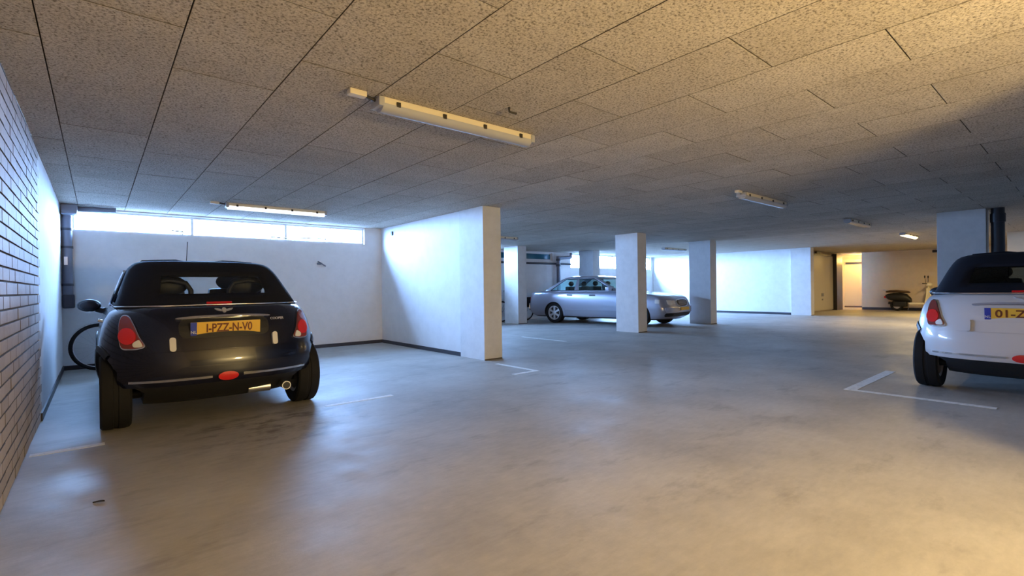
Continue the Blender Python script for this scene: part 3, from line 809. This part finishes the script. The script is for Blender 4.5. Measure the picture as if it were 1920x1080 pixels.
    # interior
    def seat(x, y, w, z1, hz):
        st = MB().bbox(x-w/2, x+w/2, y-0.06, y+0.07, 0.94, z1, 0.045).build('seat_back', m_seat, root)
        MB().ell((x, y, hz), (0.165, 0.06, 0.10)).build('headrest', m_seat, st, True)
        for k in (-1, 1): MB().cyl((x+0.05*k, y, z1-0.03), (x+0.05*k, y, hz-0.02), 0.007, 8).build('headrest_post', m_steel, st, True)
    for s in (-1, 1):
        seat(s*0.35, 1.18, 0.48, 1.15, 1.225)
        seat(s*0.335, 0.42, 0.46, 1.07, 1.175)
        MB().tube([(s*0.33-0.17, 0.30, 0.96), (s*0.33-0.17, 0.30, 1.13), (s*0.33-0.13, 0.30, 1.20), (s*0.33, 0.30, 1.225), (s*0.33+0.13, 0.30, 1.20), (s*0.33+0.17, 0.30, 1.13), (s*0.33+0.17, 0.30, 0.96)], 0.022, 10).build('roll_hoop', m_seat, root, True)
    MB().bbox(-0.60, 0.60, 1.72, 1.86, 0.95, 1.02, 0.03).build('dashboard', m_black, root)
    MB().bbox(-0.10, 0.10, 1.37, 1.39, 1.285, 1.335, 0.01).build('rear_view_mirror', m_black, root)
    # mirrors
    for s in (-1, 1):
        mr = MB().ell((s*0.905, 1.62, 0.985), (0.100, 0.075, 0.066), 20, 12).build('door_mirror', m_black, root, True)
        MB().ell((s*0.905, 1.575, 0.985), (0.080, 0.034, 0.050), 20, 10).build('mirror_glass', m_pipeb, mr, True)
        MB().tube([(s*0.76, 1.64, 0.93), (s*0.80, 1.64, 0.925), (s*0.85, 1.63, 0.945)], [0.035, 0.028, 0.03], 10).build('mirror_stalk', m_black, mr, True)
    # door seams, handles, indicators, headlamps
    for s in (-1, 1):
        for yy in (0.62, 1.95):
            decal(lambda a, z, o, s=s: body.side(s, a, z, o), [(yy-0.003, 0.40), (yy+0.003, 0.40), (yy+0.003, 0.96), (yy-0.003, 0.96)], 0.001, 0.004, (1,)).build('door_seam', m_black, root)
        decal(lambda a, z, o, s=s: body.side(s, a, z, o), rrect(0.70, 0.86, 0.84, 0.868, 0.012), 0.03, 0.03, (1, 0.6)).build('door_handle', m_chrome, root, True)
        decal(body.front, [(s*0.56+0.10*math.cos(a), 0.86+0.11*math.sin(a)) for a in [2*PI*k/24 for k in range(24)]], 0.012, 0.02, (1, 0.9, 0.6, 0.3)).build('headlamp', m_clear, root, True, 50)
    decal(body.front, rrect(-0.36, 0.36, 0.52, 0.74, 0.08), 0.010, 0.02).build('grille', m_chrome, root)
    if navy:
        MB().tube([(-0.08, 1.30, 1.38), (-0.08, 1.22, 1.53), (-0.08, 1.16, 1.66)], 0.004, 6).build('wall_line_rod', m_black, root)  # added rod on the car, stands in for a thin line on the wall
    tag(root, label, cat, 'parked small convertibles')
    return root

def make_saloon(loc, rz):
    root = empty('saloon_car', loc, rz)
    def T(z, y):
        if z < 0.45: return z
        t = herm([-1.15, -0.95, -0.3, 1.9, 2.3, 2.9, 3.45, 3.75], [0.955, 0.975, 0.99, 0.975, 0.955, 0.90, 0.835, 0.78], y)
        return 0.45+(z-0.45)*(t-0.45)/0.55
    body = Surf([(0.19, -0.90, 3.52, 0.79), (0.26, -1.04, 3.66, 0.84), (0.34, -1.11, 3.73, 0.860), (0.45, -1.14, 3.76, 0.872), (0.55, -1.14, 3.755, 0.876), (0.65, -1.13, 3.73, 0.874), (0.78, -1.115, 3.70, 0.866), (0.88, -1.10, 3.675, 0.852), (0.94, -1.085, 3.65, 0.832), (0.975, -1.065, 3.62, 0.800), (1.0, -1.01, 3.55, 0.74)], 0.36, 2.8, 0.36, 2.6, T)
    zs = [0.19, 0.225, 0.26, 0.30, 0.34, 0.39, 0.45, 0.50, 0.55, 0.60, 0.65, 0.72, 0.78, 0.83, 0.88, 0.91, 0.94, 0.96, 0.975, 0.99, 1.0]
    WB = 2.85
    bo = body_mesh(body, zs, std_cols(12, 20, 12), 0.24, 0.018).build('body', [m_silver, m_black], root, True, 50)
    cut_arches(bo, (0, WB), 0.350, 0.58, m_black)
    for y in (0, WB):
        for sg in (-1, 1): wheel(root, sg*0.755, y, 0.315, 0.205, 0.215, sg, 6, m_alloy)
    cab = Surf([(0.965, -0.56, 2.40, 0.815), (1.02, -0.46, 2.27, 0.80), (1.10, -0.32, 2.10, 0.775), (1.20, -0.14, 1.90, 0.74), (1.29, 0.03, 1.72, 0.71), (1.345, 0.14, 1.60, 0.688), (1.385, 0.25, 1.50, 0.66), (1.41, 0.36, 1.40, 0.625), (1.425, 0.50, 1.26, 0.57)], 0.20, 3.0, 0.24, 3.0)
    cz = [0.965, 1.0, 1.05, 1.10, 1.15, 1.20, 1.25, 1.29, 1.325, 1.345, 1.37, 1.39, 1.41, 1.425]
    aw = math.asin(0.86**1.5)
    cols = [('r', aw*i/5) for i in range(6)]+[('r', aw+(PI/2-aw)*i/4) for i in range(1, 5)]+[('s', i/16) for i in range(1, 16)]+[('f', PI/2*i/7) for i in range(8)]
    hn = len(cols)-1
    def skip(i, j, jm):
        for q in (j, jm):
            if q is None: continue
            if q < 5 and 1 <= i < 9: return True
            if (10 <= q < 16 or 17 <= q < 25) and 1 <= i < 9: return True
            if q >= hn-5 and 1 <= i < 9: return True
        return False
    shell(cab, cz, cols, skip, 'cabin', m_silver, root)
    glass_patch(cab, cz, cols, 1, 9, -5, 5, 'rear_window', m_cargreen, root)
    for mi_ in (False, True):
        glass_patch(cab, cz, cols, 1, 9, 10, 16, 'rear_side_window', m_cargreen, root, mi_)
        glass_patch(cab, cz, cols, 1, 9, 17, 25, 'front_side_window', m_cargreen, root, mi_)
    glass_patch(cab, cz, cols, 1, 9, hn-5, hn+5, 'windscreen', m_cargreen, root)
    n = 2*hn
    for s in (-1, 1):    # dark rubber around the side glass
        def cp(j, z): p = cab.ring(z, cols)[j if s > 0 else n-j]; return Vector((p.x*1.004, p.y, p.z))
        path = [cp(j, 1.0) for j in range(10, 26)]+[cp(25, z) for z in cz[2:10]]+[cp(j, 1.345) for j in range(24, 9, -1)]+[cp(10, z) for z in cz[8:1:-1]]
        MB().tube(path, 0.010, 6, closed=True).build('window_surround', m_black, root, True)
    SD = lambda s: (lambda a, z, o: body.side(s, a, z, o))
    for s in (-1, 1):
        decal(SD(s), rrect(0.42, 2.42, 0.235, 0.425, 0.02), 0.012, 0.02, (1, 0.9, 0.5)).build('side_cladding', m_grey, root, True, 40)
        decal(SD(s), rrect(0.42, 2.42, 0.560, 0.595, 0.012), 0.010, 0.012, (1,)).build('rub_strip', m_silver, root)
        for yy in (0.42, 1.22, 2.30):
            decal(SD(s), [(yy-0.003, 0.43), (yy+0.003, 0.43), (yy+0.003, 0.955), (yy-0.003, 0.955)], 0.001, 0.004, (1,)).build('door_seam', m_black, root)
        for yy in (0.50, 1.30): decal(SD(s), rrect(yy, yy+0.19, 0.845, 0.890, 0.016), 0.022, 0.03, (1, 0.7)).build('door_handle', m_pipeb, root, True)
        MB().bbox(s*0.93-0.09, s*0.93+0.09, 1.93, 2.05, 0.985, 1.09, 0.03).tube([(s*0.80, 1.98, 1.0), (s*0.88, 1.98, 1.01)], 0.025, 8).build('door_mirror', m_silver, root)
        hl = decal(body.front, rrect(min(s*0.38, s*0.70), max(s*0.38, s*0.70), 0.70, 0.865, 0.02), 0.008, 0.03).build('headlamp', m_clear, root)
        decal(body.front, rrect(min(s*0.40, s*0.54), max(s*0.40, s*0.54), 0.715, 0.85, 0.02), 0.012, 0.012).build('reflector', m_chrome, hl)
        decal(SD(s), rrect(3.34, 3.46, 0.71, 0.86, 0.02), 0.010, 0.02, (1, 0.6)).build('indicator', m_clear, root)
        decal(body.rear, rrect(min(s*0.45, s*0.76), max(s*0.45, s*0.76), 0.68, 0.86, 0.02), 0.010, 0.02).build('tail_lamp', m_red, root)
    decal(body.front, smooth_poly([(-0.31, 0.885), (0.31, 0.885), (0.25, 0.62), (-0.25, 0.62)], 5), 0.018, 0.03).build('grille_surround', m_chrome, root)
    gr = decal(body.front, smooth_poly([(-0.28, 0.86), (0.28, 0.86), (0.22, 0.64), (-0.22, 0.64)], 5), 0.024, 0.02).build('grille', m_black, root)
    for k in range(5): decal(body.front, rrect(-0.24, 0.24, 0.665+k*0.04, 0.675+k*0.04, 0.004), 0.029, 0.01, (1,)).build('slat', m_steel, gr)
    decal(body.front, rrect(-0.80, 0.80, 0.40, 0.58, 0.05), 0.035, 0.05, (1, 0.95, 0.7, 0.4)).build('front_bumper', m_silver, root, True, 50)
    decal(body.front, rrect(-0.78, 0.78, 0.30, 0.38, 0.03), 0.02, 0.05, (1, 0.7)).build('front_valance', m_black, root)
    decal(body.rear, rrect(-0.80, 0.80, 0.38, 0.60, 0.05), 0.035, 0.05, (1, 0.95, 0.7, 0.4)).build('rear_bumper', m_silver, root, True, 50)
    decal(body.front, rrect(-0.26, 0.26, 0.45, 0.56, 0.01), 0.05, 0.012, (1,)).build('number_plate', m_plate, root)
    for x, y in ((-0.36, 1.20), (0.36, 1.20), (-0.36, 0.32), (0.36, 0.32)):
        st = MB().bbox(x-0.24, x+0.24, y-0.06, y+0.08, 0.93, 1.12, 0.04).build('seat_back', m_seat, root)
        MB().ell((x, y, 1.20), (0.13, 0.05, 0.075)).build('headrest', m_seat, st, True)
    MB().lathe([(0.175, -0.014), (0.189, 0), (0.175, 0.014), (0.161, 0)], (-0.36, 1.72, 1.02), 'y', 24, closed=True).build('steering_wheel', m_black, root, True)
    tag(root, 'silver lilac saloon car parked behind the white column', 'car')
    return root

make_small_car('convertible_car', (0.836, 5.211, 0), 0, m_navy, 'navy blue convertible with black soft top by the brick wall', 'car', 'I-PZZ-N-V0', dict(loc=(0.0225, -0.0055, 0), align='CENTER', sx=0.72), m_clear, True)
make_small_car('convertible_car', (6.89, 0.405, 0), -PI/2, m_wpaint, 'white convertible with black top at the right edge', 'car', '01-Z', dict(loc=(-0.188, -0.0055, 0), align='LEFT', sx=1.05), m_wpaint, False)
al = math.radians(8)
make_saloon((10.885+0.76*math.cos(al), 10.79+0.76*math.sin(al), 0), PI+al)
#@@SMALL
# ------------------------------------------------------------------ bicycles
def bicycle(loc, rz, frame_m, label, bag=False):
    r = empty('bicycle', loc, rz); R = 0.335
    for x in (0, 1.06):
        w = empty('wheel', (x, 0, R)); w.parent = r
        MB().tube([((R-0.02)*math.cos(a), 0, (R-0.02)*math.sin(a)) for a in [2*PI*k/40 for k in range(40)]], 0.026, 10, True).build('tyre', m_rubber, w, True)
        MB().tube([((R-0.042)*math.cos(a), 0, (R-0.042)*math.sin(a)) for a in [2*PI*k/40 for k in range(40)]], 0.009, 6, True).build('rim', m_alloy, w, True)
        b = MB()
        for k in range(18):
            a = 2*PI*k/18; b.tube([(0.02*math.cos(a+0.8), 0.012*(-1)**k, 0.02*math.sin(a+0.8)), ((R-0.045)*math.cos(a), 0, (R-0.045)*math.sin(a))], 0.0011, 4)
        b.build('spokes', m_steel, w)
        MB().cyl((0, -0.05, 0), (0, 0.05, 0), 0.02, 12).build('hub', m_steel, w, True)
    fm = MB(); BB = (0.60, 0, 0.28); ST = (0.72, 0, 0.74); HT = (0.20, 0, 0.76); HB = (0.155, 0, 0.62); RA = (1.06, 0, R)
    for p, q, rad in ((BB, ST, 0.016), (ST, HT, 0.015), (BB, HB, 0.018), (HB, HT, 0.019)): fm.cyl(p, q, rad, 12)
    for sg in (-1, 1):
        fm.tube([BB, (RA[0], sg*0.05, RA[2])], 0.010, 8); fm.tube([ST, (RA[0], sg*0.05, RA[2])], 0.009, 8)
    fm.build('frame', frame_m, r, True)
    b = MB()
    for sg in (-1, 1): b.tube([(0.15, 0, 0.60), (0.13, sg*0.055, 0.55), (0.0, sg*0.055, R)], 0.011, 8)
    b.build('fork', frame_m, r, True)
    MB().tube([(0.20, 0, 0.76), (0.225, 0, 0.96)], 0.013, 8).build('stem', m_steel, r, True)
    hb = MB().tube([(0.42, -0.29, 0.99), (0.28, -0.27, 1.0), (0.21, -0.12, 0.97), (0.20, 0, 0.96), (0.21, 0.12, 0.97), (0.28, 0.27, 1.0), (0.42, 0.29, 0.99)], 0.012, 8).build('handlebar', m_steel, r, True)
    for sg in (-1, 1): MB().cyl((0.33, sg*0.278, 0.996), (0.43, sg*0.291, 0.99), 0.017, 10).build('grip', m_black, hb, True)
    MB().tube([ST, (0.745, 0, 0.87)], 0.012, 8).build('seat_post', m_steel, r, True)
    MB().add([(0.62, 0, 0.90), (0.72, 0.045, 0.905), (0.87, 0.085, 0.915), (0.89, 0, 0.92), (0.87, -0.085, 0.915), (0.72, -0.045, 0.905), (0.64, 0, 0.87), (0.86, 0.06, 0.86), (0.86, -0.06, 0.86)], [(0, 1, 5), (1, 2, 3), (1, 3, 5), (3, 4, 5), (0, 6, 1), (6, 7, 1), (1, 7, 2), (0, 5, 6), (5, 8, 6), (5, 4, 8), (2, 7, 3), (7, 8, 3), (8, 4, 3), (6, 8, 7)]).build('saddle', m_black, r, True, 60)
    MB().lathe([(0.085, -0.035), (0.092, -0.04), (0.085, -0.045), (0.078, -0.04)], BB, 'y', 28, closed=True).build('chain_ring', m_steel, r)
    ck = MB().tube([(BB[0], -0.06, BB[2]), (BB[0]+0.10, -0.07, BB[2]-0.13)], 0.010, 8).tube([(BB[0], 0.06, BB[2]), (BB[0]-0.10, 0.07, BB[2]+0.13)], 0.010, 8).cyl((BB[0], -0.06, BB[2]), (BB[0], 0.06, BB[2]), 0.016, 10).build('cranks', m_steel, r, True)
    MB().bbox(BB[0]+0.06, BB[0]+0.14, -0.16, -0.075, BB[2]-0.145, BB[2]-0.12, 0.006).build('pedal', m_black, ck); MB().bbox(BB[0]-0.14, BB[0]-0.06, 0.075, 0.16, BB[2]+0.12, BB[2]+0.145, 0.006).build('pedal', m_black, ck)
    for x, a0, a1 in ((0, 40, 175), (1.06, -20, 150)):
        MB().grid([[((x+(R+0.02)*math.cos(a)), sg*0.028, R+(R+0.02)*math.sin(a)) for sg in (-1, 0, 1)] for a in [math.radians(a0+(a1-a0)*k/16) for k in range(17)]]).build('mudguard', frame_m, r, True)
    MB().tube([(0.78, 0, 0.72), (1.25, 0, 0.72)], 0.008, 6).tube([(0.78, 0.06, 0.72), (1.25, 0.06, 0.72), (1.25, -0.06, 0.72), (0.78, -0.06, 0.72)], 0.006, 6).tube([(1.15, 0.06, 0.72), (1.06, 0.06, R)], 0.005, 6).tube([(1.15, -0.06, 0.72), (1.06, -0.06, R)], 0.005, 6).build('carrier', m_steel, r, True)
    MB().tube([(0.66, 0.03, 0.27), (0.74, 0.16, 0.02), (0.75, 0.17, 0.0)], 0.009, 8).build('kickstand', m_steel, r, True)
    if bag: MB().bbox(0.90, 1.20, -0.20, -0.07, 0.45, 0.78, 0.03).build('pannier_bag', m_black, r)
    tag(r, label, 'bicycle', 'parked bicycles'); return r
bicycle((0.015, 9.33, 0), 0, m_pipeb, 'black bicycle by the back wall, hidden behind the navy car')
bicycle((10.02, 12.38, 0), 0, m_steel, 'grey bicycle between the white column and the silver car tail', bag=True)

# ------------------------------------------------------------------ moped
def moped(loc, rz):
    r = empty('moped', loc, rz)      # local x: forward, origin under rear wheel hub
    R = 0.21
    for x in (0, 1.20):
        w = empty('wheel', (x, 0, R)); w.parent = r
        MB().lathe([(0.13, -0.04), (0.18, -0.05), (R, -0.025), (R, 0.025), (0.18, 0.05), (0.13, 0.04)], (0, 0, 0), 'y', 30, closed=True).build('tyre', m_rubber, w, True)
        MB().lathe([(0.0, -0.03), (0.06, -0.035), (0.13, -0.02), (0.13, 0.02), (0.06, 0.035), (0.0, 0.03)], (0, 0, 0), 'y', 24).build('rim', m_alloy, w, True)
    MB().bbox(-0.12, 0.32, -0.10, 0.13, 0.16, 0.36, 0.05).build('engine', m_black, r)
    MB().tube([(-0.30, 0.14, 0.30), (0.12, 0.14, 0.24)], [0.05, 0.06], 14).build('exhaust', m_black, r, True)
    rows = []
    for x, z0, z1, w in ((-0.36, 0.52, 0.62, 0.06), (-0.28, 0.44, 0.67, 0.12), (-0.10, 0.38, 0.70, 0.155), (0.12, 0.36, 0.70, 0.165), (0.32, 0.34, 0.66, 0.15), (0.45, 0.30, 0.50, 0.12)):
        rows.append([(x, w*math.cos(t)*(1 if abs(math.sin(t)) < .9 else .85), (z0+z1)/2+(z1-z0)/2*math.sin(t)) for t in [2*PI*k/20 for k in range(21)]])
    b = MB().grid(rows); b.add(rows[0], [tuple(range(20))]); b.add(rows[-1], [tuple(range(20))[::-1]]); b.build('tail_cowl', m_black, r, True, 50)
    rows = []
    for x, z, w, h in ((-0.34, 0.745, 0.07, 0.03), (-0.22, 0.765, 0.13, 0.05), (0.0, 0.765, 0.145, 0.055), (0.18, 0.745, 0.14, 0.055), (0.36, 0.735, 0.10, 0.045), (0.42, 0.72, 0.05, 0.02)):
        rows.append([(x, w*math.cos(t), z+h*math.sin(t)) for t in [2*PI*k/16 for k in range(17)]])
    b = MB().grid(rows); b.add(rows[0], [tuple(range(16))]); b.add(rows[-1], [tuple(range(16))[::-1]]); b.build('seat', m_tan, r, True, 50)
    MB().tube([(-0.30, -0.10, 0.80), (-0.44, -0.08, 0.82), (-0.44, 0.08, 0.82), (-0.30, 0.10, 0.80)], 0.012, 8).build('grab_rail', m_steel, r, True)
    MB().bbox(-0.40, -0.34, -0.06, 0.06, 0.50, 0.58, 0.015).build('tail_lamp', m_red, r)
    MB().bbox(0.40, 0.86, -0.17, 0.17, 0.26, 0.33, 0.03).build('footboard', m_moped, r)
    rows = []
    for z, x, w in ((0.28, 0.86, 0.17), (0.40, 0.90, 0.20), (0.55, 0.93, 0.21), (0.70, 0.94, 0.20), (0.84, 0.93, 0.15), (0.90, 0.92, 0.09)):
        rows.append([(x+0.10*(1-(k/5-1)**2), w*(k/5-1), z) for k in range(11)])
    b = MB().grid(rows); o_ = b.build('leg_shield', m_moped, r, True); md = o_.modifiers.new('t', 'SOLIDIFY'); md.thickness = 0.03
    rows = []
    for k in range(13):
        a = math.radians(20+140*k/12); rows.append([(1.20+(R+0.04)*math.cos(a), 0.07*t, R+(R+0.04)*math.sin(a)-0.03*t*t) for t in (-1, -0.5, 0, 0.5, 1)])
    MB().grid(rows).build('front_mudguard', m_moped, r, True)
    b = MB()
    for sg in (-1, 1): b.tube([(1.20, sg*0.07, R), (1.06, sg*0.07, 0.55), (1.0, 0, 0.75)], 0.018, 10)
    b.build('fork', m_steel, r, True)
    MB().tube([(0.99, 0, 0.75), (0.95, 0, 1.0)], 0.03, 12).build('steering_head', m_moped, r, True)
    MB().ell((0.98, 0, 1.02), (0.11, 0.13, 0.08)).build('handlebar_cowl', m_moped, r, True)
    MB().lathe([(0.0, 0.03), (0.05, 0.022), (0.075, 0)], (1.06, 0, 1.02), 'x', 24).build('headlamp', m_clear, r, True)
    hb = MB().tube([(0.86, -0.33, 1.06), (0.93, -0.15, 1.05), (0.95, 0, 1.04), (0.93, 0.15, 1.05), (0.86, 0.33, 1.06)], 0.014, 8).build('handlebar', m_black, r, True)
    for sg in (-1, 1):
        MB().cyl((0.89, sg*0.23, 1.055), (0.855, sg*0.35, 1.06), 0.020, 10).build('grip', m_black, hb, True)
        mr = MB().tube([(0.92, sg*0.19, 1.05), (0.92, sg*0.25, 1.20), (0.91, sg*0.28, 1.26)], 0.006, 8).build('mirror_arm', m_black, r, True)
        MB().ell((0.91, sg*0.29, 1.31), (0.02, 0.06, 0.055)).build('mirror_head', m_black, mr, True)
    MB().tube([(0.35, 0.10, 0.27), (0.30, 0.22, 0.02), (0.28, 0.24, 0.0)], 0.012, 8).build('kickstand', m_steel, r, True)
    tag(r, 'cream moped with black tail standing against the beige wall', 'moped'); return r
moped((24.05, 4.98, 0), -PI/2)
# a dry leaf on the floor near the brick wall
o = MB().grid([[(x, y*(1-(x/0.03)**2)*0.6, 0.004+0.006*abs(y)/0.02+0.003*math.sin(40*x)) for y in (-0.02, 0.0, 0.02)] for x in [-0.03+0.06*k/8 for k in range(9)]]).build('dry_leaf', m_clip, None)
o.location = (-0.007, 3.425, 0); o.rotation_euler = (0, 0, -0.6)
tag(o, 'small dark dry leaf lying on the floor near the brick wall', 'leaf')
